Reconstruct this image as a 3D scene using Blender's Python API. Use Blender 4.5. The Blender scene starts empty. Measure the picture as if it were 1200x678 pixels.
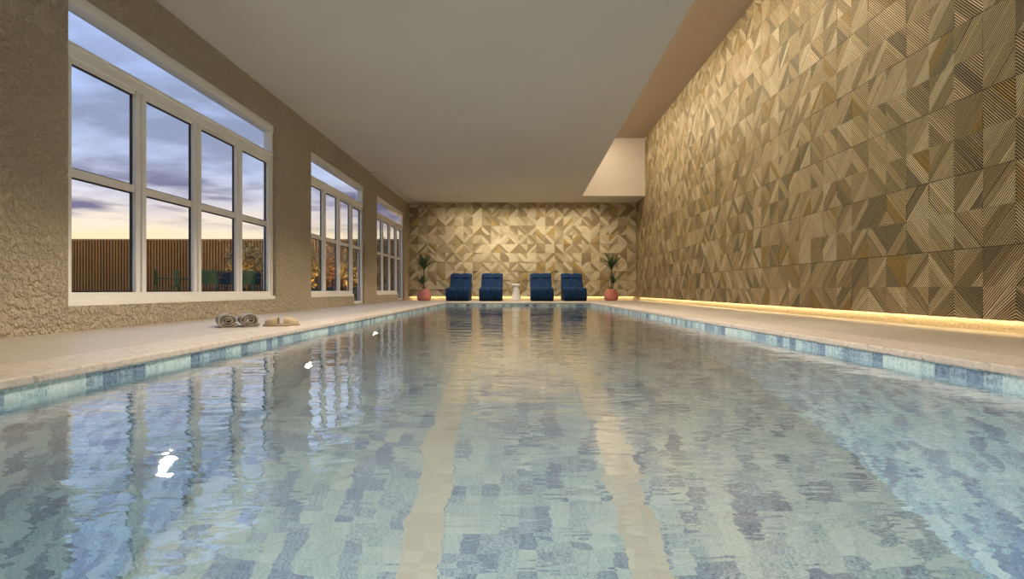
import bpy, math, random
from mathutils import Vector, Matrix
random.seed(7)
PI = math.pi
scn = bpy.context.scene
COL = scn.collection

# ------------------------------------------------------------------ helpers
class MB:
    """collects polygons, then links them as one mesh object"""
    def __init__(self):
        self.v = []; self.f = []; self.m = []; self.c = []
    def poly(self, pts, mat=0, col=None):
        n = len(self.v)
        self.v.extend([tuple(p) for p in pts])
        self.f.append(tuple(range(n, n + len(pts)))); self.m.append(mat); self.c.append(col)
    def box(self, x0, x1, y0, y1, z0, z1, mat=0, col=None):
        n = len(self.v)
        self.v.extend([(x0,y0,z0),(x1,y0,z0),(x1,y1,z0),(x0,y1,z0),(x0,y0,z1),(x1,y0,z1),(x1,y1,z1),(x0,y1,z1)])
        for q in ((0,3,2,1),(4,5,6,7),(0,1,5,4),(1,2,6,5),(2,3,7,6),(3,0,4,7)):
            self.f.append(tuple(n+i for i in q)); self.m.append(mat); self.c.append(col)
    def tube(self, pts, r, seg=10, mat=0, cap=True):
        pts = [Vector(p) for p in pts]
        rs = r if isinstance(r, (list, tuple)) else [r]*len(pts)
        rings = []
        up = Vector((0,0,1))
        t0 = (pts[1]-pts[0]).normalized()
        a = t0.cross(up)
        if a.length < .05: a = t0.cross(Vector((1,0,0)))
        a.normalize()
        for i, p in enumerate(pts):
            t = (pts[min(i+1,len(pts)-1)]-pts[max(i-1,0)]).normalized()
            a = (a - t*a.dot(t)).normalized(); b = t.cross(a)
            n = len(self.v)
            for k in range(seg):
                an = 2*PI*k/seg
                self.v.append(tuple(p + (a*math.cos(an)+b*math.sin(an))*rs[i]))
            rings.append(n)
        for i in range(len(rings)-1):
            for k in range(seg):
                k2 = (k+1) % seg
                self.f.append((rings[i]+k, rings[i]+k2, rings[i+1]+k2, rings[i+1]+k)); self.m.append(mat); self.c.append(None)
        if cap:
            self.f.append(tuple(rings[0]+k for k in reversed(range(seg)))); self.m.append(mat); self.c.append(None)
            self.f.append(tuple(rings[-1]+k for k in range(seg))); self.m.append(mat); self.c.append(None)
    def lathe(self, prof, seg=32, mat=0, cx=0, cy=0):
        rings = []
        for (r, z) in prof:
            n = len(self.v)
            for k in range(seg):
                an = 2*PI*k/seg
                self.v.append((cx+r*math.cos(an), cy+r*math.sin(an), z))
            rings.append(n)
        for i in range(len(rings)-1):
            for k in range(seg):
                k2 = (k+1) % seg
                self.f.append((rings[i]+k, rings[i]+k2, rings[i+1]+k2, rings[i+1]+k)); self.m.append(mat); self.c.append(None)
        self.f.append(tuple(rings[0]+k for k in reversed(range(seg)))); self.m.append(mat); self.c.append(None)
        self.f.append(tuple(rings[-1]+k for k in range(seg))); self.m.append(mat); self.c.append(None)
    def grid(self, P, mat=0, closed_u=False):
        """P[i][j] -> points"""
        n = len(self.v); I = len(P); J = len(P[0])
        for row in P: self.v.extend([tuple(p) for p in row])
        for i in range(I if closed_u else I-1):
            i2 = (i+1) % I
            for j in range(J-1):
                self.f.append((n+i*J+j, n+i2*J+j, n+i2*J+j+1, n+i*J+j+1)); self.m.append(mat); self.c.append(None)
    def build(self, name, mats, parent=None, smooth=False, bevel=0, loc=None, rotz=0):
        me = bpy.data.meshes.new(name)
        me.from_pydata(self.v, [], self.f)
        if not isinstance(mats, (list, tuple)): mats = [mats]
        for m in mats: me.materials.append(m)
        me.polygons.foreach_set('material_index', self.m)
        if smooth: me.polygons.foreach_set('use_smooth', [True]*len(self.f))
        if any(c is not None for c in self.c):
            at = me.color_attributes.new('tone', 'FLOAT_COLOR', 'CORNER')
            data = []
            for f, c in zip(self.f, self.c):
                c = c or (.5,.5,.5)
                data.extend([c[0], c[1], c[2], 1.0]*len(f))
            at.data.foreach_set('color', data)
        me.update()
        o = bpy.data.objects.new(name, me); COL.objects.link(o)
        if parent is not None: o.parent = parent
        if loc is not None: o.location = loc
        o.rotation_euler.z = rotz
        if bevel:
            b = o.modifiers.new('bevel', 'BEVEL'); b.width = bevel; b.segments = 2; b.limit_method = 'ANGLE'; b.angle_limit = math.radians(40)
        return o

def tag(o, label=None, cat=None, group=None, kind=None):
    if label: o['label'] = label
    if cat: o['category'] = cat
    if group: o['group'] = group
    if kind: o['kind'] = kind
    return o
def empty(name, loc, rotz=0):
    o = bpy.data.objects.new(name, None); COL.objects.link(o)
    o.location = loc; o.rotation_euler = (0, 0, rotz); o.empty_display_size = .1
    return o
def copy_tree(o, parent=None):
    c = o.copy(); COL.objects.link(c)
    if parent is not None: c.parent = parent
    for ch in list(o.children): copy_tree(ch, c)
    return c
def light(name, kind, loc, energy, color, rot=(0,0,0), **kw):
    l = bpy.data.lights.new(name, kind); l.energy = energy; l.color = color
    for k, v in kw.items(): setattr(l, k, v)
    o = bpy.data.objects.new(name, l); COL.objects.link(o); o.location = loc; o.rotation_euler = rot
    return o

# ------------------------------------------------------------------ materials
def newmat(name):
    m = bpy.data.materials.new(name); m.use_nodes = True
    nt = m.node_tree
    return m, nt, nt.nodes['Principled BSDF'], nt.nodes['Material Output']
def N(nt, typ, **kw):
    n = nt.nodes.new(typ)
    for k, v in kw.items():
        if k == 'inp':
            for a, b in v.items(): n.inputs[a].default_value = b
        else: setattr(n, k, v)
    return n
def L(nt, a, b): nt.links.new(a, b)
def mathn(nt, op, a, b=None, c=None):
    n = nt.nodes.new('ShaderNodeMath'); n.operation = op
    for i, x in enumerate((a, b, c)):
        if x is None: continue
        if isinstance(x, (int, float)): n.inputs[i].default_value = x
        else: L(nt, x, n.inputs[i])
    return n.outputs[0]
def ramp(nt, fac, stops, interp='LINEAR'):
    r = nt.nodes.new('ShaderNodeValToRGB'); r.color_ramp.interpolation = interp
    el = r.color_ramp.elements
    while len(el) < len(stops): el.new(.5)
    for e, (p, c) in zip(el, stops): e.position = p; e.color = (c[0], c[1], c[2], 1)
    L(nt, fac, r.inputs[0]); return r.outputs[0]
def mix(nt, fac, a, b, typ='MIX'):
    n = nt.nodes.new('ShaderNodeMix'); n.data_type = 'RGBA'; n.blend_type = typ
    for idx, x in ((0, fac), (6, a), (7, b)):
        if isinstance(x, (int, float)): n.inputs[idx].default_value = x
        elif isinstance(x, tuple): n.inputs[idx].default_value = (x[0], x[1], x[2], 1)
        else: L(nt, x, n.inputs[idx])
    return n.outputs[2]
def bump(nt, bs, h, strength=.3, dist=.02):
    b = nt.nodes.new('ShaderNodeBump'); b.inputs['Strength'].default_value = strength; b.inputs['Distance'].default_value = dist
    L(nt, h, b.inputs['Height']); L(nt, b.outputs[0], bs.inputs['Normal'])
def noise(nt, vec, scale, detail=3, rough=.55):
    n = N(nt, 'ShaderNodeTexNoise', inp={'Scale': scale, 'Detail': detail, 'Roughness': rough})
    if vec is not None: L(nt, vec, n.inputs['Vector'])
    return n.outputs['Fac']
def objvec(nt): return nt.nodes.new('ShaderNodeTexCoord').outputs['Object']
def scaled(nt, vec, s):
    m = nt.nodes.new('ShaderNodeMapping'); m.inputs['Scale'].default_value = s
    L(nt, vec, m.inputs[0]); return m.outputs[0]
def plain(name, col, rough=.5, metal=0, nscale=0, namt=.1, bstr=0, bscale=60, spec=.5, sheen=0):
    m, nt, bs, out = newmat(name)
    bs.inputs['Base Color'].default_value = (*col, 1); bs.inputs['Roughness'].default_value = rough
    bs.inputs['Metallic'].default_value = metal; bs.inputs['Specular IOR Level'].default_value = spec
    if sheen: bs.inputs['Sheen Weight'].default_value = sheen
    v = objvec(nt)
    if nscale:
        f = noise(nt, v, nscale)
        L(nt, ramp(nt, f, [(.3, tuple(c*(1-namt) for c in col)), (.7, tuple(min(1, c*(1+namt)) for c in col))]), bs.inputs['Base Color'])
    if bstr: bump(nt, bs, noise(nt, v, bscale, 4), bstr, .01)
    return m
def emis(name, col, s):
    m, nt, bs, out = newmat(name)
    bs.inputs['Base Color'].default_value = (*col, 1)
    bs.inputs['Emission Color'].default_value = (*col, 1); bs.inputs['Emission Strength'].default_value = s
    return m

# stucco
def stucco(name, col, amp=.9, scale=16):
    m, nt, bs, out = newmat(name)
    v = objvec(nt)
    f = noise(nt, v, scale, 4, .55); g = noise(nt, v, scale*2.7, 3, .6)
    big = noise(nt, v, .6, 2)
    L(nt, ramp(nt, big, [(.3, tuple(c*.93 for c in col)), (.7, tuple(c*1.05 for c in col))]), bs.inputs['Base Color'])
    bs.inputs['Roughness'].default_value = .85; bs.inputs['Specular IOR Level'].default_value = .2
    h = mathn(nt, 'ADD', ramp(nt, f, [(.4, (0,0,0)), (.62, (1,1,1))]), mathn(nt, 'MULTIPLY', g, .5))
    bump(nt, bs, h, amp, .034)
    return m
M = {}
M['stucco'] = stucco('cream_stucco', (.60,.50,.36), 1.0, 24)
M['ceiling'] = plain('ceiling_paint', (.60,.555,.49), .9, nscale=.4, namt=.03, spec=.2)
M['slot'] = plain('slot_paint', (.62,.54,.46), .9, nscale=.5, namt=.02, spec=.2)
M['plaster'] = plain('recess_plaster', (.74,.64,.47), .9, nscale=40, namt=.15, bstr=.8, bscale=45, spec=.2)
M['frame'] = plain('frame_white', (.80,.77,.72), .4, nscale=3, namt=.02)
M['gasket'] = plain('gasket_black', (.012,.012,.013), .6)
M['outer'] = plain('facade_paint', (.5,.45,.38), .9, nscale=2)

def deckmat():
    m, nt, bs, out = newmat('deck_stone')
    v = objvec(nt)
    a = noise(nt, v, .9, 4, .5); b = noise(nt, scaled(nt, v, (14, 2, 1)), 1.2, 4, .6); s = noise(nt, v, 90, 2)
    c = ramp(nt, a, [(.3, (.40,.355,.295)), (.7, (.50,.45,.38))])
    c = mix(nt, .25, c, ramp(nt, b, [(.35, (.36,.32,.265)), (.65, (.52,.47,.40))]))
    c = mix(nt, .12, c, ramp(nt, s, [(.4, (.3,.27,.23)), (.6, (.55,.5,.44))]))
    L(nt, c, bs.inputs['Base Color']); bs.inputs['Roughness'].default_value = .42
    bs.inputs['Specular IOR Level'].default_value = .35
    bump(nt, bs, s, .08, .004)
    return m
M['deck'] = deckmat()
def copingmat():
    m, nt, bs, out = newmat('coping_terrazzo')
    v = objvec(nt)
    vo = N(nt, 'ShaderNodeTexVoronoi', inp={'Scale': 45.0}); L(nt, v, vo.inputs['Vector'])
    n1 = noise(nt, v, 28, 3)
    chip = ramp(nt, vo.outputs['Color'], [(.08, (.10,.09,.09)), (.16, (.44,.38,.33)), (.5, (.54,.47,.41)), (.85, (.62,.55,.49))])
    c = mix(nt, .55, (.54,.47,.41), chip)
    c = mix(nt, ramp(nt, n1, [(.60, (0,0,0)), (.68, (1,1,1))]), c, (.40,.33,.28))
    L(nt, c, bs.inputs['Base Color']); bs.inputs['Roughness'].default_value = .45
    bump(nt, bs, n1, .15, .004)
    return m
M['coping'] = copingmat()

def tilemat(name, lanes=False, axes='XY'):
    m, nt, bs, out = newmat(name)
    v = objvec(nt)
    sp = N(nt, 'ShaderNodeSeparateXYZ'); L(nt, v, sp.inputs[0])
    ua = sp.outputs[axes[0]]; va = sp.outputs[axes[1]]
    T = .1
    u = mathn(nt, 'DIVIDE', ua, T); w = mathn(nt, 'DIVIDE', va, T)
    if not lanes and axes[1] == 'Z': w = mathn(nt, 'ADD', w, .40)
    fu = mathn(nt, 'FLOOR', u); fw = mathn(nt, 'FLOOR', w)
    cb = N(nt, 'ShaderNodeCombineXYZ'); L(nt, fu, cb.inputs[0]); L(nt, fw, cb.inputs[1])
    wn = N(nt, 'ShaderNodeTexWhiteNoise', noise_dimensions='2D'); L(nt, cb.outputs[0], wn.inputs['Vector'])
    # clumps of dark tiles: a low-frequency field of the tile index shifts the random tone
    clump = noise(nt, cb.outputs[0], .23, 2)
    val = mathn(nt, 'ADD', mathn(nt, 'MULTIPLY', wn.outputs['Value'], .62), mathn(nt, 'MULTIPLY', clump, .55))
    base = ramp(nt, val, [(.0, (.70,.75,.69)), (.30, (.63,.70,.65)), (.44, (.56,.64,.61)), (.56, (.49,.57,.57)), (.66, (.42,.49,.53)), (.74, (.31,.37,.44)), (.84, (.23,.285,.37))] if lanes else [(.0, (.57,.69,.69)), (.30, (.50,.63,.65)), (.44, (.43,.57,.60)), (.56, (.36,.50,.55)), (.66, (.30,.42,.50)), (.74, (.22,.31,.41)), (.84, (.15,.225,.335))], 'CONSTANT')
    # cloudy stone veining, stronger on the dark tiles
    vn = noise(nt, v, 60, 6, .75); vb = noise(nt, v, 9, 4, .6)
    c = mix(nt, ramp(nt, val, [(.3,(.5,.5,.5)),(.7,(.95,.95,.95))]), base, ramp(nt, vn, [(.42, (.24,.24,.26)), (.54, (.64,.64,.63))]), 'OVERLAY')
    c = mix(nt, .35, c, ramp(nt, vb, [(.35, (.40,.42,.42)), (.65, (.58,.58,.56))]), 'OVERLAY')
    if lanes:
        # two lane lines, each two cream tiles wide
        tl = mathn(nt, 'ABSOLUTE', mathn(nt, 'ADD', ua, .51))
        xr = mathn(nt, 'ADD', ua, mathn(nt, 'ADD', mathn(nt, 'MULTIPLY', va, .0245), -.745))
        tr = mathn(nt, 'ABSOLUTE', xr)
        lane = mathn(nt, 'LESS_THAN', mathn(nt, 'MINIMUM', tl, tr), .1)
        lc = ramp(nt, wn.outputs['Value'], [(0, (.68,.61,.47)), (1, (.82,.75,.60))])
        lc = mix(nt, .3, lc, ramp(nt, vb, [(.35, (.4,.4,.4)), (.65, (.6,.6,.6))]), 'OVERLAY')
        c = mix(nt, lane, c, lc)
    gu = mathn(nt, 'ABSOLUTE', mathn(nt, 'SUBTRACT', mathn(nt, 'FRACT', u), .5))
    gw = mathn(nt, 'ABSOLUTE', mathn(nt, 'SUBTRACT', mathn(nt, 'FRACT', w), .5))
    g = mathn(nt, 'GREATER_THAN', mathn(nt, 'MAXIMUM', gu, gw), .484)
    c = mix(nt, mathn(nt, 'MULTIPLY', g, .35), c, (.52,.58,.54))
    L(nt, c, bs.inputs['Base Color']); bs.inputs['Roughness'].default_value = .35
    bs.inputs['Specular IOR Level'].default_value = .25
    return m
M['tile_floor'] = tilemat('pool_tile_floor', True, 'XY')
M['tile_x'] = tilemat('pool_tile_side', False, 'YZ')
M['tile_y'] = tilemat('pool_tile_end', False, 'XZ')

def watermat():
    m, nt, bs, out = newmat('pool_water')
    v = objvec(nt)
    bs.inputs['Base Color'].default_value = (.985,1,.995,1)
    bs.inputs['Roughness'].default_value = 0; bs.inputs['IOR'].default_value = 1.33
    bs.inputs['Transmission Weight'].default_value = 1
    a = noise(nt, scaled(nt, v, (1.0, 1.4, 1)), 3.2, 2, .5)
    b = noise(nt, scaled(nt, v, (.7, 1.5, 1)), 13, 2, .5)
    calm = ramp(nt, noise(nt, v, .45, 2), [(.38, (.25,.25,.25)), (.62, (1,1,1))])
    h = mathn(nt, 'ADD', a, mathn(nt, 'MULTIPLY', mathn(nt, 'MULTIPLY', b, .50), calm))
    bump(nt, bs, h, 1.0, .0058)
    gl = N(nt, 'ShaderNodeBsdfGlossy', inp={'Roughness': 0.0, 'Color': (1,1,1,1)})
    L(nt, bs.inputs['Normal'].links[0].from_socket, gl.inputs['Normal'])
    mx = N(nt, 'ShaderNodeMixShader')
    fr = N(nt, 'ShaderNodeFresnel', inp={'IOR': 1.55}); L(nt, bs.inputs['Normal'].links[0].from_socket, fr.inputs['Normal'])
    L(nt, mathn(nt, 'MULTIPLY', fr.outputs[0], .85), mx.inputs[0])
    L(nt, bs.outputs[0], mx.inputs[1]); L(nt, gl.outputs[0], mx.inputs[2]); L(nt, mx.outputs[0], out.inputs[0])
    return m
M['water'] = watermat()

def glassmat():
    m, nt, bs, out = newmat('window_glass')
    tr = N(nt, 'ShaderNodeBsdfTransparent', inp={'Color': (.96,.975,.98,1)})
    gl = N(nt, 'ShaderNodeBsdfGlossy', inp={'Roughness': .0})
    fr = N(nt, 'ShaderNodeFresnel', inp={'IOR': 1.45})
    mx = N(nt, 'ShaderNodeMixShader')
    L(nt, fr.outputs[0], mx.inputs[0]); L(nt, tr.outputs[0], mx.inputs[1]); L(nt, gl.outputs[0], mx.inputs[2])
    L(nt, mx.outputs[0], out.inputs[0]); nt.nodes.remove(bs)
    return m
M['glass'] = glassmat()

def slatmat():
    m, nt, bs, out = newmat('wood_slats')
    v = objvec(nt)
    at = N(nt, 'ShaderNodeVertexColor', layer_name='tone')
    g = noise(nt, scaled(nt, v, (3, 9, 9)), 6, 4, .6)
    c = mix(nt, .35, at.outputs['Color'], ramp(nt, g, [(.3, (.32,.32,.32)), (.7, (.66,.66,.66))]), 'OVERLAY')
    L(nt, c, bs.inputs['Base Color']); bs.inputs['Roughness'].default_value = .5
    bs.inputs['Specular IOR Level'].default_value = .25
    return m
M['slat'] = slatmat()
M['board'] = plain('backing_board_dark', (.016,.010,.006), .8, nscale=5, namt=.2)
M['led'] = emis('led_warm', (1,.73,.37), 19)
M['led_case'] = plain('led_channel', (.5,.5,.5), .4, .8)
M['lens'] = emis('pool_lamp_lens', (.95,.985,.98), 1850)
M['lens_dim'] = emis('pool_lamp_lens_dim', (.95,.985,.97), 420)
M['steel'] = plain('brushed_steel', (.6,.6,.6), .3, .9)
M['navy'] = plain('navy_velvet', (.005,.024,.072), .8, nscale=9, namt=.3, bstr=.15, bscale=300, spec=.15)
M['navy_dark'] = plain('navy_velvet_base', (.003,.007,.022), .9, nscale=9, namt=.2, bstr=.15, bscale=300)
M['terracotta'] = plain('coral_clay', (.50,.165,.125), .65, nscale=12, namt=.1, bstr=.1, bscale=90)
M['soil'] = plain('potting_soil', (.03,.02,.013), .95, nscale=30, namt=.4, bstr=.6, bscale=70)
M['trunk'] = plain('cane_bark', (.12,.085,.045), .8, nscale=20, namt=.3, bstr=.4, bscale=40)
M['leaf'] = plain('strap_leaf', (.018,.050,.014), .45, nscale=8, namt=.35)
M['leaf2'] = plain('strap_leaf_pale', (.045,.095,.02), .45, nscale=8, namt=.35)
M['white'] = plain('white_lacquer', (.78,.76,.72), .35, nscale=2, namt=.02)
M['towel'] = plain('taupe_terry', (.30,.265,.215), .95, nscale=60, namt=.15, bstr=.7, bscale=220, spec=.1, sheen=.3)
M['slip'] = plain('cream_cotton', (.44,.35,.235), .9, nscale=40, namt=.1, bstr=.3, bscale=160, spec=.15)
M['sole'] = plain('tan_sole', (.36,.26,.16), .8, nscale=30, namt=.15)
def fencemat():
    m, nt, bs, out = newmat('fence_timber')
    v = objvec(nt)
    at = N(nt, 'ShaderNodeVertexColor', layer_name='tone')
    g = noise(nt, scaled(nt, v, (12, 12, 1.2)), 3, 4)
    L(nt, mix(nt, .3, at.outputs['Color'], ramp(nt, g, [(.3, (.3,.3,.3)), (.7, (.65,.65,.65))]), 'OVERLAY'), bs.inputs['Base Color'])
    bs.inputs['Roughness'].default_value = .6
    return m
M['fence'] = fencemat()
M['fence_back'] = plain('fence_back_board', (.015,.007,.004), .8, nscale=4, namt=.2)
M['green_metal'] = plain('green_enamel', (.008,.085,.012), .4, nscale=4, namt=.08)
M['black_metal'] = plain('black_enamel', (.010,.012,.010), .5)
M['ground'] = plain('garden_paving', (.12,.11,.095), .9, nscale=3, namt=.2, bstr=.3, bscale=20)
def leafmat(name, a, b, c):
    m, nt, bs, out = newmat(name)
    at = N(nt, 'ShaderNodeVertexColor', layer_name='tone')
    L(nt, ramp(nt, at.outputs['Color'], [(0, a), (.5, b), (1, c)]), bs.inputs['Base Color'])
    bs.inputs['Roughness'].default_value = .5
    return m
M['lf_green'] = leafmat('leaf_green', (.02,.05,.012), (.07,.11,.02), (.20,.22,.05))
M['lf_gold'] = leafmat('leaf_gold', (.05,.05,.012), (.22,.15,.03), (.40,.28,.05))
M['lf_rust'] = leafmat('leaf_rust', (.09,.035,.012), (.25,.09,.025), (.36,.18,.04))
M['lf_dark'] = leafmat('leaf_dark', (.008,.02,.008), (.015,.045,.014), (.03,.08,.02))

# ------------------------------------------------------------------ dimensions (metres; deck top z = 0)
CAM_Z = .32
BACK = 18.35; FRONT = -5.0
LW = -3.40
def RW(y): return 3.50 + .0115*y           # face of the wood cladding on the right
def SOF(y): return 1.558 + .0192*y         # free edge of the low ceiling
LOW = 2.72+CAM_Z; HIGH = 4.40+CAM_Z; SLOT_END = 17.06
PL = -1.83; P_FAR = 15.0; P_NEAR = -2.6
def PR(y): return 2.10 - .0150*y           # right edge of the pool
WATER = -.08; BOTTOM = -2.42

# ------------------------------------------------------------------ floor, coping, pool
cop = .36
b = MB()
def deck_quad(pts, z=0.0, th=.25): 
    b.poly([(x, y, z) for x, y in pts])
wl = LW-.05
deck_quad([(wl,FRONT-.3),(PL-cop,FRONT-.3),(PL-cop,P_FAR+cop),(wl,P_FAR+cop)])
deck_quad([(PR(FRONT)+cop,FRONT-.3),(RW(FRONT)+.15,FRONT-.3),(RW(P_FAR)+.15,P_FAR+cop),(PR(P_FAR)+cop,P_FAR+cop)])
deck_quad([(wl,P_FAR+cop),(RW(P_FAR)+.15,P_FAR+cop),(RW(BACK)+.2,BACK+.2),(wl,BACK+.2)])
deck_quad([(PL-cop,FRONT-.3),(PR(FRONT)+cop,FRONT-.3),(PR(P_NEAR)+cop,P_NEAR-cop),(PL-cop,P_NEAR-cop)])
# door thresholds
tag(b.build('floor', M['deck']), kind='structure')

b = MB()
lip = .012; ct = .035; g = .004
def slab(pts):
    n = len(b.v); k = len(pts)
    b.v.extend([(x,y,.003) for x,y in pts] + [(x,y,-ct) for x,y in pts])
    b.f.append(tuple(range(n,n+k))); b.f.append(tuple(reversed(range(n+k,n+2*k))))
    b.m += [0]*(k+2); b.c += [None]*(k+2)
    for i in range(k):
        j = (i+1) % k
        b.f.append((n+i, n+k+i, n+k+j, n+j))
slab([(PL-cop+g,P_NEAR-cop),(PL+lip,P_NEAR-cop),(PL+lip,P_FAR+cop-g),(PL-cop+g,P_FAR+cop-g)])
slab([(PR(P_NEAR)-lip,P_NEAR-cop),(PR(P_NEAR)+cop-g,P_NEAR-cop),(PR(P_FAR)+cop-g,P_FAR+cop-g),(PR(P_FAR)-lip,P_FAR+cop-g)])
slab([(PL+lip,P_FAR-lip),(PR(P_FAR)-lip,P_FAR-lip),(PR(P_FAR)-lip,P_FAR+cop-g),(PL+lip,P_FAR+cop-g)])
slab([(PL+lip,P_NEAR-cop),(PR(P_NEAR)-lip,P_NEAR-cop),(PR(P_NEAR)-lip,P_NEAR+lip),(PL+lip,P_NEAR+lip)])
tag(b.build('pool_coping', M['coping'], bevel=.008), kind='structure')

def one(name, mat, pts):
    q = MB(); q.poly(pts); o = q.build(name, mat); tag(o, kind='structure'); return o
one('pool_floor', M['tile_floor'], [(PL,P_NEAR,BOTTOM),(PR(P_NEAR),P_NEAR,BOTTOM),(PR(P_FAR),P_FAR,BOTTOM),(PL,P_FAR,BOTTOM)])
one('pool_wall_left', M['tile_x'], [(PL,P_NEAR,BOTTOM),(PL,P_FAR,BOTTOM),(PL,P_FAR,-ct),(PL,P_NEAR,-ct)])
one('pool_wall_right', M['tile_x'], [(PR(P_NEAR),P_NEAR,BOTTOM),(PR(P_NEAR),P_NEAR,-ct),(PR(P_FAR),P_FAR,-ct),(PR(P_FAR),P_FAR,BOTTOM)])
one('pool_wall_back', M['tile_y'], [(PL,P_FAR,BOTTOM),(PR(P_FAR),P_FAR,BOTTOM),(PR(P_FAR),P_FAR,-ct),(PL,P_FAR,-ct)])
one('pool_wall_front', M['tile_y'], [(PL,P_NEAR,BOTTOM),(PL,P_NEAR,-ct),(PR(P_NEAR),P_NEAR,-ct),(PR(P_NEAR),P_NEAR,BOTTOM)])
q = MB(); q.poly([(PL,P_NEAR,WATER),(PR(P_NEAR),P_NEAR,WATER),(PR(P_FAR),P_FAR,WATER),(PL,P_FAR,WATER)])
tag(q.build('pool_water', M['water']), 'clear rippling pool water over pale blue green tiles', 'water', kind='stuff')

# underwater lamps on the left pool wall
def pool_lamp():
    r = empty('pool_light', (0,0,0))
    q = MB(); q.lathe([(.1,.0),(.13,.0),(.13,.012),(.12,.02),(.103,.02)], 28)
    o = q.build('ring', M['steel'], r, smooth=True); o.rotation_euler = (0, PI/2, 0)
    q = MB(); q.lathe([(.0005,.026),(.055,.023),(.099,.014),(.099,.004),(.0005,.003)][::-1], 28)
    o = q.build('lens', M['lens'], r, smooth=True); o.rotation_euler = (0, PI/2, 0)
    return r
pl0 = pool_lamp()
plabs = {3.05:'brightest white underwater lamp, showing nearest the camera on the left pool wall',
         5.1:'second white underwater lamp from the camera on the left pool wall',
         7.5:'small white underwater lamp glinting far along the left pool wall'}
first = True
for y in (3.05, 5.1, 7.5, .7):
    o = pl0 if first else copy_tree(pl0); first = False
    o.location = (PL, y, -1.93)
    if y > 7:      # the farthest lamp burns dimmer
        le = [c for c in o.children if c.name.startswith('lens')][0]
        le.data = le.data.copy(); le.data.materials[0] = M['lens_dim']
    tag(o, plabs.get(y, 'white underwater lamp by the near end of the left pool wall'), 'pool light', 'underwater lamps on the pool wall')

# ------------------------------------------------------------------ left wall with windows
TH = .16
XO = LW-TH
SILL = .196; HEAD = 2.63; BAR0 = 2.13; BAR1 = 2.235; MID0 = 1.205; MID1 = 1.27
WIN = [(4.46, 8.30, False), (9.72, 13.15, True), (14.28, 17.72, True)]
def zsill(flag): return SILL
b = MB()
y = FRONT-.3
for (a, c, dr) in WIN:
    b.box(XO, LW, y, a, -.2, HIGH)
    b.box(XO, LW, a, c, HEAD, HIGH)
    d = c-(c-a)/4 if dr else c
    b.box(XO, LW, a, d, -.2, SILL)
    if dr: b.box(XO, LW, d, c, -.2, 0.02)
    y = c
b.box(XO, LW, y, BACK+.3, -.2, HIGH)
tag(b.build('wall_left', M['stucco']), kind='structure')

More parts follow.
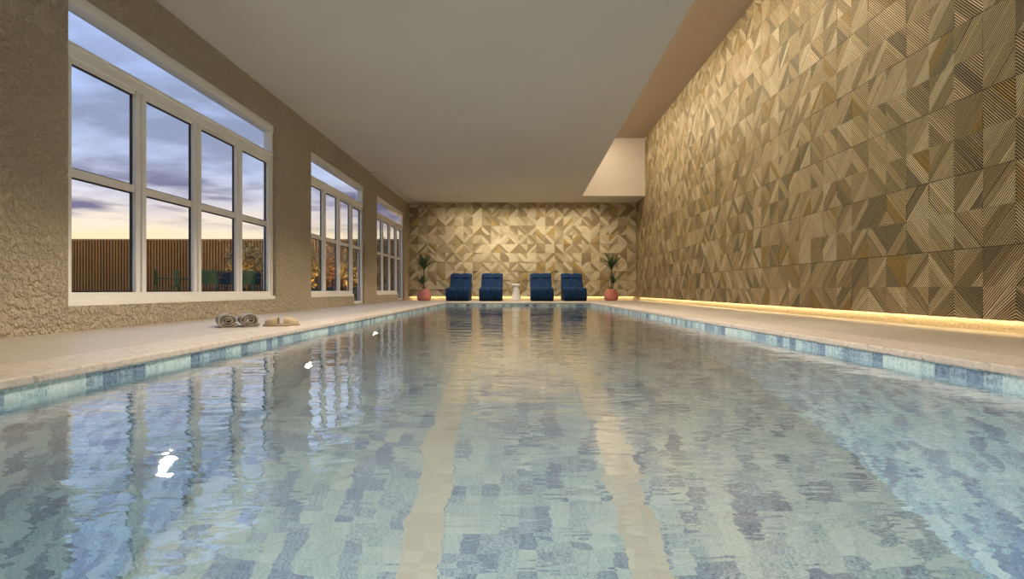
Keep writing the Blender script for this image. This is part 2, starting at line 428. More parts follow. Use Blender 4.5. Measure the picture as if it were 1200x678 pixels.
def window(n, dn, a, c, door):
    r = empty('window_%d' % n, (LW-.10, a, 0)); tag(r, kind='structure')
    W = c-a; p = W/4; dep = .075; x0 = -dep/2; x1 = dep/2
    lim = 3*p if door else W
    f = MB()
    # outer frame
    f.box(x0-.02, x1+.02, 0, .05, SILL, HEAD); f.box(x0-.02, x1+.02, W-.05, W, BAR0 if door else SILL, HEAD)
    f.box(x0-.02, x1+.03, 0, W, HEAD-.10, HEAD)
    f.box(x0-.02, x1+.012, 0, W, BAR0, BAR1); f.box(x0-.02, x1+.03, .0, W, BAR1-.03, BAR1)
    f.box(x0-.02, x1+.012, 0, lim, SILL, SILL+.105); f.box(x0-.02, x1+.055, 0, lim, SILL-.004, SILL+.04)
    fo = f.build('window_frame', M['frame'], r, bevel=.004)
    # sashes: stiles and rails round each bay
    s = MB(); gk = MB(); gl = MB()
    for k in range(3 if door else 4):
        y0 = k*p; y1 = (k+1)*p
        sw = .062
        y0i = y0 + (.05 if k == 0 else .012); y1i = y1 - (.05 if k == 3 else .012)
        zb = SILL+.105; zt = BAR0
        s.box(-.012, x1+.004, y0i, y0i+sw, zb-.03, zt); s.box(-.012, x1+.004, y1i-sw, y1i, zb-.03, zt)
        s.box(-.012, x1-.008, y0i+sw, y1i-sw, MID0, MID1)
        s.box(-.012, x1-.008, y0i+sw, y1i-sw, zt-.035, zt); s.box(-.012, x1-.008, y0i+sw, y1i-sw, zb-.03, zb)
        for (z0, z1) in ((zb, MID0), (MID1, zt-.035)):
            ya, yb = y0i+sw, y1i-sw; t = .012
            gk.box(-.013, .005, ya, yb, z0, z0+t); gk.box(-.013, .005, ya, yb, z1-t, z1)
            gk.box(-.013, .005, ya, ya+t, z0+t, z1-t); gk.box(-.013, .005, yb-t, yb, z0+t, z1-t)
            gl.poly([(0,ya,z0),(0,yb,z0),(0,yb,z1),(0,ya,z1)])
    s.build('window_sash', M['frame'], r, bevel=.003)
    gk.build('window_gasket', M['gasket'], r)
    gl.build('window_panes', M['glass'], r)
    t = MB(); t.poly([(-.03,.05,BAR1),(-.03,W-.05,BAR1),(-.03,W-.05,HEAD-.10),(-.03,.05,HEAD-.10)])
    t.build('transom_pane', M['glass'], r)
    if door:
        d = empty('door_%d' % dn, (LW-.10, a+3*p, 0)); tag(d, kind='structure')
        q = MB(); z0 = .022
        q.box(x0, x1+.01, .012, .075, z0, BAR0); q.box(x0, x1+.01, p-.085, p-.002, z0, BAR0)
        q.box(x0, x1, .075, p-.085, z0, z0+.06); q.box(x0, x1, .075, p-.085, BAR0-.05, BAR0); q.box(x0, x1-.008, .075, p-.085, MID0, MID1)
        q.build('door_frame', M['frame'], d, bevel=.003)
        q = MB(); gk = MB(); t = .013
        for (z0, z1) in ((.082, MID0), (MID1, BAR0-.05)):
            ya, yb = .075, p-.085
            q.poly([(0,ya,z0),(0,yb,z0),(0,yb,z1),(0,ya,z1)])
            gk.box(-.013, .005, ya, yb, z0, z0+t); gk.box(-.013, .005, ya, yb, z1-t, z1)
            gk.box(-.013, .005, ya, ya+t, z0+t, z1-t); gk.box(-.013, .005, yb-t, yb, z0+t, z1-t)
        q.build('door_pane', M['glass'], d); gk.build('door_gasket', M['gasket'], d)
        q = MB(); q.tube([(x1+.01,.045,.98),(x1+.05,.045,.98),(x1+.05,.13,.98)], .009, 8)
        q.build('door_handle', M['steel'], d, smooth=True)
for i, (a, c, dr) in enumerate(WIN): window(i+1, i, a, c, dr)

# ------------------------------------------------------------------ ceilings and remaining walls
b = MB()
def sh(pts): b.poly(pts)
YN = FRONT-.3
# low ceiling: one solid slab with an L shape (free edge on the slot side, cross beam at the far end)
e0, e1 = SOF(YN), SOF(SLOT_END); rw1 = RW(SLOT_END)+.2; rw2 = RW(BACK+.3)+.2
sh([(XO,YN,LOW),(XO,SLOT_END,LOW),(e1,SLOT_END,LOW),(e0,YN,LOW)])
sh([(XO,SLOT_END,LOW),(XO,BACK+.3,LOW),(rw2,BACK+.3,LOW),(rw1,SLOT_END,LOW)])
sh([(e0,YN,LOW),(e1,SLOT_END,LOW),(e1,SLOT_END,HIGH),(e0,YN,HIGH)])
tag(b.build('ceiling', M['ceiling']), kind='structure')
b = MB()
b.poly([(e1-.0,SLOT_END-.001,LOW-.0),(rw1,SLOT_END-.001,LOW),(rw1,SLOT_END-.001,HIGH),(e1,SLOT_END-.001,HIGH)])
b.box(e1-.02, rw1, SLOT_END-.03, SLOT_END-.002, LOW-.001, LOW+.045)
tag(b.build('trim_1', M['slot']), kind='structure')
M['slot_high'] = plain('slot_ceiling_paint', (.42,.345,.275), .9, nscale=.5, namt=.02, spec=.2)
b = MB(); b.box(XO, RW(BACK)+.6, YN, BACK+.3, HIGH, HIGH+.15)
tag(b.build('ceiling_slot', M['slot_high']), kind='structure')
b = MB(); b.box(XO, RW(0)+.4, FRONT-.3, FRONT, -.2, HIGH)
tag(b.build('wall_front', M['stucco']), kind='structure')
# shallow border strip of the low ceiling at the far left
b = MB(); b.box(LW, LW+.16, 13.6, BACK-.02, LOW-.03, LOW-.001); b.box(LW+.22, LW+.27, 14.0, BACK-.25, LOW-.018, LOW-.001)
b.box(LW+.27, -1.6, BACK-1.25, BACK-1.2, LOW-.012, LOW-.001)
tag(b.build('trim_2', M['ceiling']), kind='structure')

# ------------------------------------------------------------------ geometric wood cladding
PALB = [(.70,.59,.39)]*5 + [(.60,.49,.31)]*4 + [(.46,.36,.21)]*4 + [(.34,.255,.14)]*3 + [(.50,.34,.12)]*1
PAL = [(.59,.455,.25)]*5 + [(.70,.555,.33)]*4 + [(.45,.345,.18)]*4 + [(.80,.66,.42)]*2 + [(.47,.32,.11)]*1 + [(.33,.265,.15)]*2
def cladding(nu, nv, S, pt, seed, v_off=0, vmax=None, umax=None, PAL=PAL, HS=(.0025,.0035,.0045,.0065), fill=.56, edge=.14):
    """pt(u, v, h) -> point; cells of side S, diagonal slats in bands"""
    rnd = random.Random(seed); sl = MB()
    NS = 12
    for i in range(nu):
        for j in range(nv):
            d = 1 if (i+j) % 2 else -1
            if rnd.random() < .22: d = -d
            cuts = rnd.choice([(0,6,12,24),(0,9,15,24),(0,8,12,16,24),(0,12,18,24),(0,5,12,18,24),(0,9,12,20,24),(0,10,14,24)])
            tones = [rnd.choice(PAL) for _ in cuts]; hs = [rnd.choice(HS) for _ in cuts]
            for k in range(2*NS):
                bd = 0
                while k >= cuts[bd+1]: bd += 1
                t1 = k/NS; t2 = (k+fill)/NS
                def ends(t):
                    return ((0,t),(t,0)) if t <= 1 else ((t-1,1),(1,t-1))
                a1, b1 = ends(t1); a2, b2 = ends(t2)
                P = [a1, b1, b2, a2]
                if t1 == 0: P = [(0,0), b2, a2]
                if d > 0: P = [(1-u, v) for u, v in P][::-1]
                Q = []
                vs = [v for u, v in P]
                for u, v in P:
                    uu = (i+u)*S; vv = v_off+(j+v)*S
                    if vmax is not None: vv = min(vv, vmax)
                    mlo = v_off+(j//2*2)*S+.0025; mhi = v_off+(j//2*2+2)*S-.0025
                    vv = max(0, min(max(vv, mlo), mhi))
                    if umax is not None: uu = min(uu, umax)
                    Q.append((uu, vv))
                if max(q[1] for q in Q)-min(q[1] for q in Q) < 1e-4 or max(q[0] for q in Q)-min(q[0] for q in Q) < 1e-4: continue
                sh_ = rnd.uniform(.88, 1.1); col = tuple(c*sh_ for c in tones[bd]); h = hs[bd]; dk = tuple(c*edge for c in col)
                n = len(sl.v); K = len(Q)
                sl.v.extend([pt(u, v, h) for u, v in Q]); sl.v.extend([pt(u, v, 0) for u, v in Q])
                sl.f.append(tuple(range(n, n+K))); sl.m.append(0); sl.c.append(col)
                for a in range(K):
                    c2 = (a+1) % K
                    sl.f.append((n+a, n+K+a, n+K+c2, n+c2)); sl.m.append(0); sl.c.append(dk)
    return sl
GLOW = .096
H0 = .012
# right wall: u runs along Y from the near end, cells .3 m
ry0 = -1.2; Sr = .30; Lr = BACK+.02-ry0
def pr(u, v, h):
    yy = ry0+u
    return (RW(yy)+H0-h, yy, GLOW+v)
wr = MB(); yA, yB = FRONT-.3, BACK+.3
wr.poly([(RW(yA)+.12,yA,-.2),(RW(yB)+.12,yB,-.2),(RW(yB)+.12,yB,HIGH+.1),(RW(yA)+.12,yA,HIGH+.1)])
wall_r = tag(wr.build('wall_right', M['plaster']), kind='structure')
q = MB()
def yslab(y0, y1, z0, z1, o0, o1):
    P = []
    for z in (z0, z1):
        P += [(RW(y0)+o0,y0,z),(RW(y0)+o1,y0,z),(RW(y1)+o1,y1,z),(RW(y1)+o0,y1,z)]
    n = len(q.v); q.v.extend(P)
    for f in ((0,1,2,3),(4,7,6,5),(0,4,5,1),(1,5,6,2),(2,6,7,3),(3,7,4,0)):
        q.f.append(tuple(n+i for i in f)); q.m.append(0); q.c.append(None)
yslab(FRONT, BACK+.02, GLOW, HIGH, H0, .075)
q.build('backing_board', M['board'], wall_r)
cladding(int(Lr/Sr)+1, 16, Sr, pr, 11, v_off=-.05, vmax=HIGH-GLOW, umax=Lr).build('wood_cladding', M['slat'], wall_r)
# back wall
Sb = .283
bx0 = LW; bx1 = RW(BACK)-.0
wb = MB(); wb.poly([(XO,BACK+.14,-.2),(RW(BACK)+.5,BACK+.14,-.2),(RW(BACK)+.5,BACK+.14,HIGH+.1),(XO,BACK+.14,HIGH+.1)])
wall_b = tag(wb.build('wall_back', M['plaster']), kind='structure')
q = MB(); q.box(bx0, bx1+.03, BACK+.024, BACK+.075, GLOW+.02, LOW); q.build('backing_board', M['board'], wall_b)
def pb(u, v, h): return (bx1-u, BACK+.024-h, GLOW+.02+v)
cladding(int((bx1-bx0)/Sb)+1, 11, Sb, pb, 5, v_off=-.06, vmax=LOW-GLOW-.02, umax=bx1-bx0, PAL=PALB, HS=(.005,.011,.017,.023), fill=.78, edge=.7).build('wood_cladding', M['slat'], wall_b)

# LED strips hidden at the top of the recess under the cladding
def led(name, p0, p1, label):
    v = Vector(p1)-Vector(p0); ln = v.length
    r = empty(name, p0); r.rotation_euler.z = math.atan2(v.y, v.x)
    q = MB(); q.box(0, ln, -.012, .012, 0, .008); q.build('channel', M['led_case'], r)
    q = MB(); q.box(.01, ln-.01, -.008, .008, -.005, 0); q.build('diffuser', M['led'], r)
    tag(r, label, 'led strip'); return r
led('led_strip', (RW(FRONT)+.097, FRONT+.05, GLOW+.012), (RW(BACK)+.097, BACK-.05, GLOW+.012), 'warm glowing light strip under the tall right hand wood wall')
led('led_strip', (LW+.05, BACK+.105, GLOW+.03), (RW(BACK)-.05, BACK+.105, GLOW+.03), 'warm glowing light strip under the far wood wall behind the loungers')

# ------------------------------------------------------------------ loungers
def lounger():
    r = empty('pool_lounger', (0,0,0))
    hw = .325
    up = [(-.74,.05),(-.755,.18),(-.745,.29),(-.70,.355),(-.62,.375),(-.50,.355),(-.36,.315),(-.20,.285),(-.05,.29),(.08,.33),(.20,.41),(.31,.52),(.41,.64),(.50,.745),(.56,.795)]
    # base body: solid under the wave, down to the deck
    q = MB()
    lower = [(.60,.74),(.56,.5),(.54,0),(-.70,0)]
    inner = [(y_*1.0+.03 if y_ < -.6 else y_, z_-.05) for y_, z_ in up]
    prof = [(y_, max(.0, z_)) for y_, z_ in inner] + lower
    n = len(prof)
    L_ = [(-hw+.01, y_, z_) for y_, z_ in prof]; R_ = [(hw-.01, y_, z_) for y_, z_ in prof]
    q.v = L_+R_
    for i in range(n):
        j = (i+1) % n
        q.f.append((i, j, n+j, n+i)); q.m.append(0); q.c.append(None)
    q.f.append(tuple(reversed(range(n)))); q.f.append(tuple(range(n, 2*n))); q.m += [0,0]; q.c += [None]*2
    q.build('base', M['navy_dark'], r, bevel=.012)
    def cushion(name, pts, th, mat, chan=8, bulge=.016, parent=None):
        # resample the side profile, then sweep over channelled width
        P = [Vector((0, a, c)) for a, c in pts]
        Q = []
        for i in range(len(P)-1):
            p0 = P[max(i-1,0)]; p1 = P[i]; p2 = P[i+1]; p3 = P[min(i+2,len(P)-1)]
            for s in range(4):
                t = s/4
                Q.append(.5*((2*p1)+(-p0+p2)*t+(2*p0-5*p1+4*p2-p3)*t*t+(-p0+3*p1-3*p2+p3)*t**3))
        Q.append(P[-1])
        m = len(Q); nrm = []
        for i in range(m):
            t = (Q[min(i+1,m-1)]-Q[max(i-1,0)]).normalized(); nrm.append(Vector((0, -t.z, t.y)))
        nx = chan*6
        top = []; bot = []
        for i in range(m):
            e = min(1, min(i, m-1-i)/2.5); ee = math.sqrt(max(0, 1-(1-e)**2))
            rt = []; rb = []
            for k in range(nx+1):
                x = -hw + 2*hw*k/nx
                edge = min(1, min(k, nx-k)/4); eg = math.sqrt(max(0, 1-(1-edge)**2))
                bl = bulge*abs(math.sin(PI*k/6))**.6
                if k == nx//2: bl -= .010
                o = Q[i]+nrm[i]*((bl)*eg*ee - .025*(1-eg*ee)); rt.append((x, o.y, o.z))
                o2 = Q[i]-nrm[i]*th; rb.append((x*.985, o2.y, o2.z))
            top.append(rt); bot.append(rb)
        c = MB()
        loop = [[*top[i], *reversed(bot[i]), top[i][0]] for i in range(m)]
        c.grid(loop)
        for row, fl in ((loop[0], 0), (loop[-1], 1)):
            pts_ = row[:-1]
            c.poly(pts_ if fl else pts_[::-1])
        return c.build(name, mat, parent or r, smooth=True)
    cushion('seat_cushion', up[:9], .05, M['navy'])
    bk = cushion('backrest', up[8:], .05, M['navy'])
    hd = cushion('head_pillow', [(.40,.675),(.46,.74),(.52,.80),(.565,.825)], .03, M['navy'], chan=2, bulge=.02, parent=bk)
    return r
lo = lounger()
labs = ['navy blue wave lounger at far left of the row, beside the left potted palm',
        'navy blue wave lounger just left of the white pedestal table',
        'navy blue wave lounger just right of the white pedestal table',
        'navy blue wave lounger at far right of the row, beside the right potted palm']
for i, x in enumerate((-1.70, -.755, .715, 1.655)):
    o = lo if i == 0 else copy_tree(lo)
    o.location = (x, 17.42, 0); tag(o, labs[i], 'lounger', 'navy loungers along the far wall')

# pedestal table
r = empty('pedestal_table', (-.03, 17.3, 0))
q = MB(); q.lathe([(.135,0),(.145,.006),(.145,.02),(.125,.12),(.098,.26),(.078,.36),(.070,.39)], 36); q.build('pedestal', M['white'], r, smooth=True)
q = MB(); q.lathe([(.066,.39),(.075,.40),(.105,.425),(.108,.44),(.125,.45),(.135,.462),(.135,.485),(.128,.492),(.12,.494)], 36); q.build('tabletop', M['white'], r, smooth=True)
tag(r, 'white hourglass pedestal table between the two pairs of loungers', 'side table')

# ------------------------------------------------------------------ potted palms
def blade(mb, base, az, el, ln, w, droop, mat=0, twist=0):
    n = 8; d = Vector((math.cos(az), math.sin(az), 0)); side = Vector((-math.sin(az), math.cos(az), 0))
    p = Vector(base); e = el; rowL = []; rowC = []; rowR = []
    for i in range(n+1):
        t = i/n
        ww = w*(.35+.65*min(1, t*4))*(1-t**2.2)**.8 + .001
        upv = Vector((-d.x*math.sin(e), -d.y*math.sin(e), math.cos(e)))
        rowL.append(p-side*ww+upv*ww*.35); rowC.append(p.copy()); rowR.append(p+side*ww+upv*ww*.35)
        p = p + (d*math.cos(e)+Vector((0,0,1))*math.sin(e))*(ln/n)
        e -= droop/n
    th = Vector((0,0,-.0025))
    mb.grid([rowL, rowC, rowR, [v+th for v in rowR], [v+th for v in rowC], [v+th for v in rowL]], mat, closed_u=True)
def palm(loc, seed, label, mirror=1):
    rd = random.Random(seed)
    r = empty('potted_palm', loc)
    q = MB(); q.lathe([(.14,0),(.178,.012),(.203,.06),(.208,.11),(.196,.18),(.170,.26),(.145,.335),(.139,.345),(.127,.345),(.125,.33),(.135,.30)], 40)
    po = q.build('pot', M['terracotta'], r, smooth=True)
    q = MB(); q.lathe([(.134,.29),(.132,.305),(.06,.312)], 30); q.build('soil', M['soil'], po)
    q = MB(); q.tube([(0,0,.30),(.012*mirror,0,.5),(-.005*mirror,.01,.7),(.01*mirror,0,.93)], [.024,.021,.019,.016], 10)
    q.tube([(.03*mirror,-.03,.30),(.05*mirror,-.04,.42),(.06*mirror,-.04,.56)], [.018,.016,.013], 10)
    q.build('stem', M['trunk'], r, smooth=True)
    q = MB()
    for k in range(30):
        az = k*2.39996+rd.uniform(-.2,.2); el = math.radians(rd.uniform(50,88))
        blade(q, (.01*mirror, 0, .88+.06*rd.random()), az, el, rd.uniform(.38,.60), rd.uniform(.020,.030), rd.uniform(.1,.9), 0 if rd.random() < .6 else 1)
    q.build('upper_leaves', [M['leaf'], M['leaf2']], r, smooth=True)
    q = MB()
    for k in range(20):
        az = k*2.39996+rd.uniform(-.2,.2); el = math.radians(rd.uniform(35,84))
        blade(q, (.06*mirror, -.04, .47+.06*rd.random()), az, el, rd.uniform(.24,.40), rd.uniform(.016,.024), rd.uniform(.1,.9), 0 if rd.random() < .7 else 1)
    q.build('lower_leaves', [M['leaf'], M['leaf2']], r, smooth=True)
    tag(r, label, 'potted plant', 'potted palms at the ends of the lounger row')
palm((-2.74, 17.35, 0), 3, 'palm in a coral clay pot by the window end of the far wall', -1)
palm((2.77, 17.35, 0), 9, 'palm in a coral clay pot by the corner with the tall wood wall', 1)

# ------------------------------------------------------------------ rolled towels
def towel(loc, rotz, label, seed):
    rd = random.Random(seed)
    r = empty('rolled_towel', loc, rotz)
    turns = 2.9; n = 150; ln = .34; th = .0135
    R0 = .006; R1 = .068; sx = 1.22; sz = .92
    inn = []; outr = []
    for i in range(n+1):
        t = i/n; an = -2*PI*turns*(1-t)-.6
        rr = R0+(R1-R0)*t + .0015*math.sin(an*3+seed)
        c = Vector((math.cos(an)*sx, 0, math.sin(an)*sz))
        inn.append(c*(rr-th*.5)); outr.append(c*(rr+th*.5))
    zmin = min(p.z for p in outr)
    zf = -zmin
    flat = lambda p: Vector((p.x, p.y, max(.0, p.z+zf-.006)+.0))
    prof = [flat(p) for p in outr] + [flat(p) for p in reversed(inn)]
    q = MB(); ny = 14; rows = []
    for k in range(ny+1):
        y_ = -ln/2 + ln*k/ny
        e = 1 - .03*(1 if k in (0, ny) else 0)
        rows.append([(p.x*e, y_ + .004*math.sin(p.x*60+p.z*40+seed) if k in (0, ny) else y_, p.z*e) for p in prof])
    # sweep profile points along the length
    P = [[rows[k][i] for k in range(ny+1)] for i in range(len(prof))]
    q.grid(P, closed_u=True)
    m = len(prof)
    for k, fl in ((0, 1), (ny, 0)):
        for i in range(n):
            a, b_, c, d = rows[k][i], rows[k][i+1], rows[k][m-2-i], rows[k][m-1-i]
            q.poly([a, b_, c, d] if fl else [d, c, b_, a])
    tr_ = q.build('towel_roll', M['towel'], r, smooth=False)
    # woven hem band along the free edge
    h = MB(); e = outr[-1]
    pts = [(e.x*1.0, e.z)]
    h.box(flat(e).x-.004, flat(e).x+.004, -ln/2+.004, ln/2-.004, max(.001, flat(e).z-.006), flat(e).z+.006)
    h.build('hem', M['towel'], tr_, bevel=.002)
    tag(r, label, 'towel', 'rolled towels on the pool edge')
towel((-2.53, 5.13, .0), .52, 'rolled taupe towel nearer the window, left of the pair', 2)
towel((-2.375, 5.21, .0), .50, 'rolled taupe towel nearer the cream slippers, right of the pair', 5)

# ------------------------------------------------------------------ slippers
def slipper(loc, rotz, label):
    r = empty('spa_slipper', loc, rotz)
    n = 30; out = []
    for i in range(n):
        an = 2*PI*i/n
        x = .128*math.cos(an); w = .043+.008*math.cos(an)
        out.append((x, w*math.sin(an)*(1 if abs(math.cos(an)) < .98 else .9)))
    q = MB()
    lv = [(.94,0),(1,.004),(1,.014),(.96,.018)]
    q.grid([[(x*s, y_*s, z) for (s, z) in lv] for x, y_ in out], closed_u=True)
    q.poly([(x*.96, y_*.96, .018) for x, y_ in out]); q.poly([(x*.94, y_*.94, 0) for x, y_ in out][::-1])
    q.build('sole', M['sole'], r, smooth=False)
    # padded upper arching over the toe half
    rows = []
    for i in range(10):
        t = i/9; x = -.015+.120*t
        hw = .050*math.sqrt(max(.03, 1-(max(0, t-.25)/.80)**2)); hh = .072*(1-.45*t**1.6)
        rows.append((x, hw, hh))
    ou = []; iu = []
    for x, hw, hh in rows:
        ou.append([(x, hw*math.cos(a), .010+hh*math.sin(a)**.8) for a in [PI*k/16 for k in range(17)]])
        iu.append([(x, (hw-.008)*math.cos(a), .010+(hh-.008)*math.sin(a)**.8) for a in [PI*k/16 for k in range(17)]])
    q = MB(); q.grid(ou); q.grid([row[::-1] for row in iu])
    q.grid([ou[0], iu[0]]); q.grid([iu[-1], ou[-1]])
    q.build('upper', M['slip'], r, smooth=True)
    r.scale = (.92,.92,1.0)
    tag(r, label, 'slipper', 'spa slippers on the pool edge')
slipper((-2.10, 5.14, .003), PI+.08, 'cream cotton slipper nearer the rolled towels')
slipper((-2.055, 5.25, .003), .10, 'cream cotton slipper at the coping edge, farther from the towels')

# ------------------------------------------------------------------ garden outside
b = MB(); b.box(-45, XO, -6, 60, -.3, -.04)
tag(b.build('ground_garden', M['ground']), kind='structure')
FY = 20.0; FTOP = 2.02
r = empty('slat_fence', (-24, FY, -.04))
q = MB(); x = 0; k = 0
while x < 20.25:
    s = random.uniform(.9, 1.1); q.box(x, x+.056, -.03, .0, .04, FTOP+.04, col=(.27*s,.125*s,.020*s)); x += .10; k += 1
q.build('slats', M['fence'], r)
q = MB(); q.box(0, 20.3, .002, .03, .0, FTOP+.03); q.build('backing', M['fence_back'], r)
for k in range(8):
    q = MB(); q.box(k*2.85, k*2.85+.09, .031, .12, 0, FTOP+.04); q.build('post', M['fence_back'], r)
q = MB(); q.box(0, 20.3, -.035, .06, FTOP+.04, FTOP+.065, col=(.30,.15,.04)); q.build('cap_rail', M['fence'], r)
tag(r, 'tall fence of narrow upright brown slats beyond the windows', 'fence')

def shrub(loc, rx, rz, z0, n, mat, label, seed, lsize=.055):
    rd = random.Random(seed)
    r = empty('garden_shrub', loc)
    q = MB()
    for k in range(5):
        a = rd.uniform(0, 6.28); q.tube([(0.03*math.cos(a),.03*math.sin(a),0),(rx*.3*math.cos(a),rx*.3*math.sin(a),z0+rz*.5),(rx*.6*math.cos(a+.3),rx*.6*math.sin(a+.3),z0+rz*1.4)], [.02,.013,.006], 6)
    q.build('stems', M['trunk'], r, smooth=True)
    q = MB()
    for k in range(n):
        u = Vector((rd.gauss(0,1), rd.gauss(0,1), rd.gauss(0,1))).normalized()
        rr = rd.uniform(.35, 1)**.5 * (1+.22*math.sin(u.x*5+seed)*math.cos(u.z*6))
        p = Vector((u.x*rx*rr, u.y*rx*rr, z0+rz+u.z*rz*rr))
        if p.z < .03: continue
        a = Vector((rd.gauss(0,1), rd.gauss(0,1), rd.gauss(0,.7))).normalized(); c = a.cross(u)
        if c.length < .1: continue
        c.normalize(); l = lsize*rd.uniform(.7,1.4); w = l*.42; nn = a.cross(c)
        col = rd.random()
        P = [p-a*l, p+c*w+nn*.006, p+a*l, p-c*w+nn*.006]
        q.poly(P, col=(col, col, col))
    q.build('foliage', mat, r)
    tag(r, label, 'shrub', 'shrubs beyond the windows')
shrub((-8.35,18.2,-.04), .62, .68, .45, 1700, M['lf_gold'], 'lit golden green shrub before the slat fence, behind the green chairs', 21, .06)
shrub((-6.3,17.3,-.04), .50, .85, .15, 1600, M['lf_gold'], 'yellow green shrub seen in the first pane of the middle window', 22)
shrub((-5.75,18.6,-.04), .42, .90, .12, 1500, M['lf_rust'], 'rust red shrub seen in the second pane of the middle window', 23)
shrub((-5.05,18.0,-.04), .38, .88, .12, 1500, M['lf_gold'], 'orange gold shrub seen in the third pane of the middle window', 24)
shrub((-4.55,19.2,-.04), .42, .92, .12, 1500, M['lf_rust'], 'rust brown shrub seen through the glass door of the middle window', 25)
shrub((-4.1,17.9,-.04), .30, .90, .12, 1300, M['lf_gold'], 'olive shrub seen through the farthest window', 26)
for k, x in enumerate((-5.6, -5.0, -4.35)):
    shrub((x,16.0+.1*k,-.04), .28, .20, .02, 900, M['lf_dark'], ('low dark green plant under the yellow green shrub', 'low dark green plant under the rust red shrub', 'low dark green plant under the orange gold shrub')[k], 40+k, .05)

def garden_chair(mat):
    r = empty('garden_chair', (0,0,0))
    w = .27
    def part(name, fn, **kw):
        q = MB(); fn(q); return q.build(name, mat, r, **kw)
    def seat(q):
        q.box(-w+.02, w-.02, -.24, .24, .425, .445)
    part('seat', seat, bevel=.006)
    def back(q):
        q.box(-w+.02, w-.02, .245, .26, .50, .84)
        q.tube([(-w+.01,.25,.46),(-w+.01,.262,.86),(w-.01,.262,.86),(w-.01,.25,.46)], .012, 8)
    part('backrest', back)
    for sx in (-1, 1):
        part('leg', lambda q: q.tube([(sx*w,-.25,0),(sx*(w-.01),-.24,.43)], .013, 8))
        part('leg', lambda q: q.tube([(sx*w,.30,0),(sx*(w-.01),.25,.43)], .013, 8))
        part('armrest', lambda q: q.tube([(sx*w,-.22,.43),(sx*(w+.005),-.22,.64),(sx*(w+.005),.0,.66),(sx*w,.25,.66)], .013, 8))
    return r
gc = garden_chair(M['green_metal']); bc = garden_chair(M['black_metal'])
spots = [(gc,-8.9,15.0,2.0,'green metal garden chair standing alone at left, side on to the window'),
         (gc,-8.97,16.0,2.3,'green metal garden chair second from left, half behind the window mullion'),
         (gc,-7.72,14.9,PI,'green metal garden chair with its back to the window, in front of the fence'),
         (gc,-6.78,14.9,PI,'green metal garden chair nearest the lit golden shrub'),
         (bc,-7.66,15.75,PI,'black metal garden chair just right of the broad green chair back'),
         (bc,-7.02,15.75,PI,'black metal garden chair behind the mullion, left of the last green chair')]
used = set()
for src, x, y, rz, lab in spots:
    o = src if id(src) not in used else copy_tree(src); used.add(id(src))
    o.location = (x, y, -.04); o.rotation_euler.z = rz; tag(o, lab, 'chair', 'garden chairs beyond the near window')

# warm garden lighting
WARM = (1,.62,.28)
light('garden_light_fence', 'AREA', (-11, 17.6, 2.4), 50, (1,.70,.38), (math.radians(75),0,0), shape='RECTANGLE', size=10, size_y=.2)
for x, y in ((-8.2,17.2),(-6.1,16.9),(-5.3,17.1),(-4.5,18.0)):
    light('garden_uplight', 'SPOT', (x, y, .02), 130, WARM, (math.radians(160),0,0), spot_size=math.radians(120), spot_blend=.8, shadow_soft_size=.05)

# ------------------------------------------------------------------ room lamps
CW = (1,.87,.70)
# row of wall washers recessed in the high slot ceiling, hidden above the low ceiling
light('slot_washer', 'AREA', (2.2, 10.8, HIGH-.02), 245, (1,.86,.64), (0, math.radians(-20), 0), shape='RECTANGLE', size=.14, size_y=11.5)
light('far_wall_washer', 'AREA', (0.2, BACK-1.0, LOW-.012), 58, (1,.88,.68), (math.radians(20),0,0), shape='RECTANGLE', spread=math.radians(130), size=4.6, size_y=.06)
# recessed ceiling downlights over both decks
for y in (3.3, 5.6, 8.6, 11.6, 14.6, 17.0):
    light('deck_downlight', 'SPOT', (-.45, y, LOW-.01), (700 if y < 9 else 500) if y < 17 else 220, CW, (0,0,0), spot_size=math.radians(120), spot_blend=.45, shadow_soft_size=.12)
for y in (2.5, 5.5, 8.5, 11.5):
    light('deck_downlight_slot', 'SPOT', (2.55, y, HIGH-.01), 260, CW, (0,0,0), spot_size=math.radians(46), spot_blend=1, shadow_soft_size=.12)

# ------------------------------------------------------------------ sky
SKYSEED = 4.1
w = bpy.data.worlds.new('dusk_sky'); scn.world = w; w.use_nodes = True
nt = w.node_tree; bg = nt.nodes['Background']
tc = nt.nodes.new('ShaderNodeTexCoord').outputs['Generated']
sp = N(nt, 'ShaderNodeSeparateXYZ'); L(nt, tc, sp.inputs[0])
z = mathn(nt, 'MAXIMUM', sp.outputs[2], 0.0)
sky = ramp(nt, z, [(0,(.66,.52,.28)),(.07,(.72,.58,.34)),(.095,(.70,.60,.44)),(.13,(.56,.53,.57)),(.18,(.42,.49,.68)),(.30,(.36,.47,.78)),(.5,(.36,.48,.84)),(1,(.28,.40,.78))])
den = mathn(nt, 'ADD', z, .16)
cb = N(nt, 'ShaderNodeCombineXYZ')
L(nt, mathn(nt, 'DIVIDE', sp.outputs[0], den), cb.inputs[0]); L(nt, mathn(nt, 'DIVIDE', sp.outputs[1], den), cb.inputs[1])
cl = noise(nt, scaled(nt, cb.outputs[0], (.9,1.1,1)), 1.5, 5, .55)
cmask = ramp(nt, cl, [(.42,(0,0,0)),(.58,(1,1,1))])
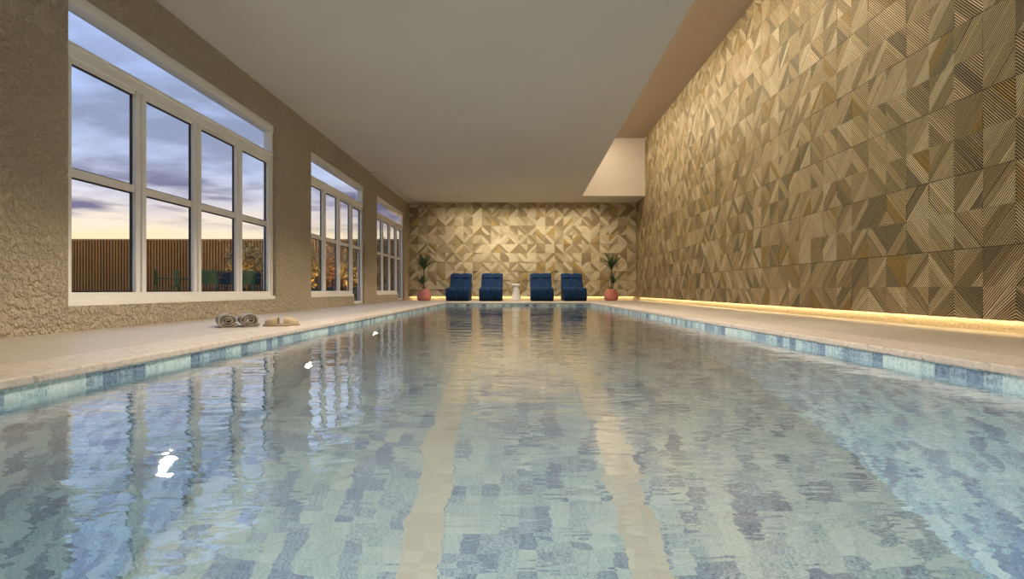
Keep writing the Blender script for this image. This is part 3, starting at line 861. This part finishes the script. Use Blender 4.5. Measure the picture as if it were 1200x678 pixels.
ccol = ramp(nt, z, [(0,(.95,.80,.56)),(.09,(.70,.60,.58)),(.14,(.20,.20,.29)),(.24,(.17,.20,.30)),(.4,(.24,.29,.44)),(1,(.3,.38,.6))])
thin = ramp(nt, z, [(0,(.1,.1,.1)),(.08,(.2,.2,.2)),(.13,(.8,.8,.8)),(.28,(.85,.85,.85)),(.42,(.3,.3,.3)),(.6,(.15,.15,.15))])
skyc = mix(nt, mathn(nt, 'MULTIPLY', cmask, thin), sky, ccol)
# low dark violet cloud streaks just above the glowing horizon
az = mathn(nt, 'ARCTAN2', sp.outputs[0], sp.outputs[1])
cb2 = N(nt, 'ShaderNodeCombineXYZ'); L(nt, mathn(nt, 'MULTIPLY', az, 5.0), cb2.inputs[0]); L(nt, mathn(nt, 'MULTIPLY', z, 36.0), cb2.inputs[1]); cb2.inputs[2].default_value = SKYSEED
low = noise(nt, cb2.outputs[0], .9, 4, .55)
band = ramp(nt, z, [(.088,(0,0,0)),(.112,(1,1,1)),(.15,(1,1,1)),(.185,(0,0,0))])
lowm = mathn(nt, 'MULTIPLY', ramp(nt, low, [(.45,(0,0,0)),(.56,(1,1,1))]), band)
skyc = mix(nt, mathn(nt, 'MULTIPLY', lowm, .92), skyc, (.10,.095,.19))
L(nt, skyc, bg.inputs[0]); bg.inputs[1].default_value = 1.6

# ------------------------------------------------------------------ camera, view
cam = bpy.data.cameras.new('camera'); co = bpy.data.objects.new('camera', cam); COL.objects.link(co)
co.location = (0, 0, CAM_Z); co.rotation_euler = (PI/2, 0, 0)
cam.sensor_width = 36; cam.lens = 690*36/1200; cam.shift_x = -6/1200; cam.shift_y = .5/1200
cam.clip_start = .02; cam.clip_end = 300
scn.camera = co
vs = scn.view_settings; vs.view_transform = 'Standard'; vs.look = 'None'; vs.exposure = 0; vs.gamma = 1; vs.use_curve_mapping = False
cy = scn.cycles
cy.use_denoising = True; cy.caustics_refractive = True; cy.blur_glossy = 1.0; cy.max_bounces = 14; cy.diffuse_bounces = 6; cy.transmission_bounces = 10; cy.glossy_bounces = 6
cy.sample_clamp_indirect = 6
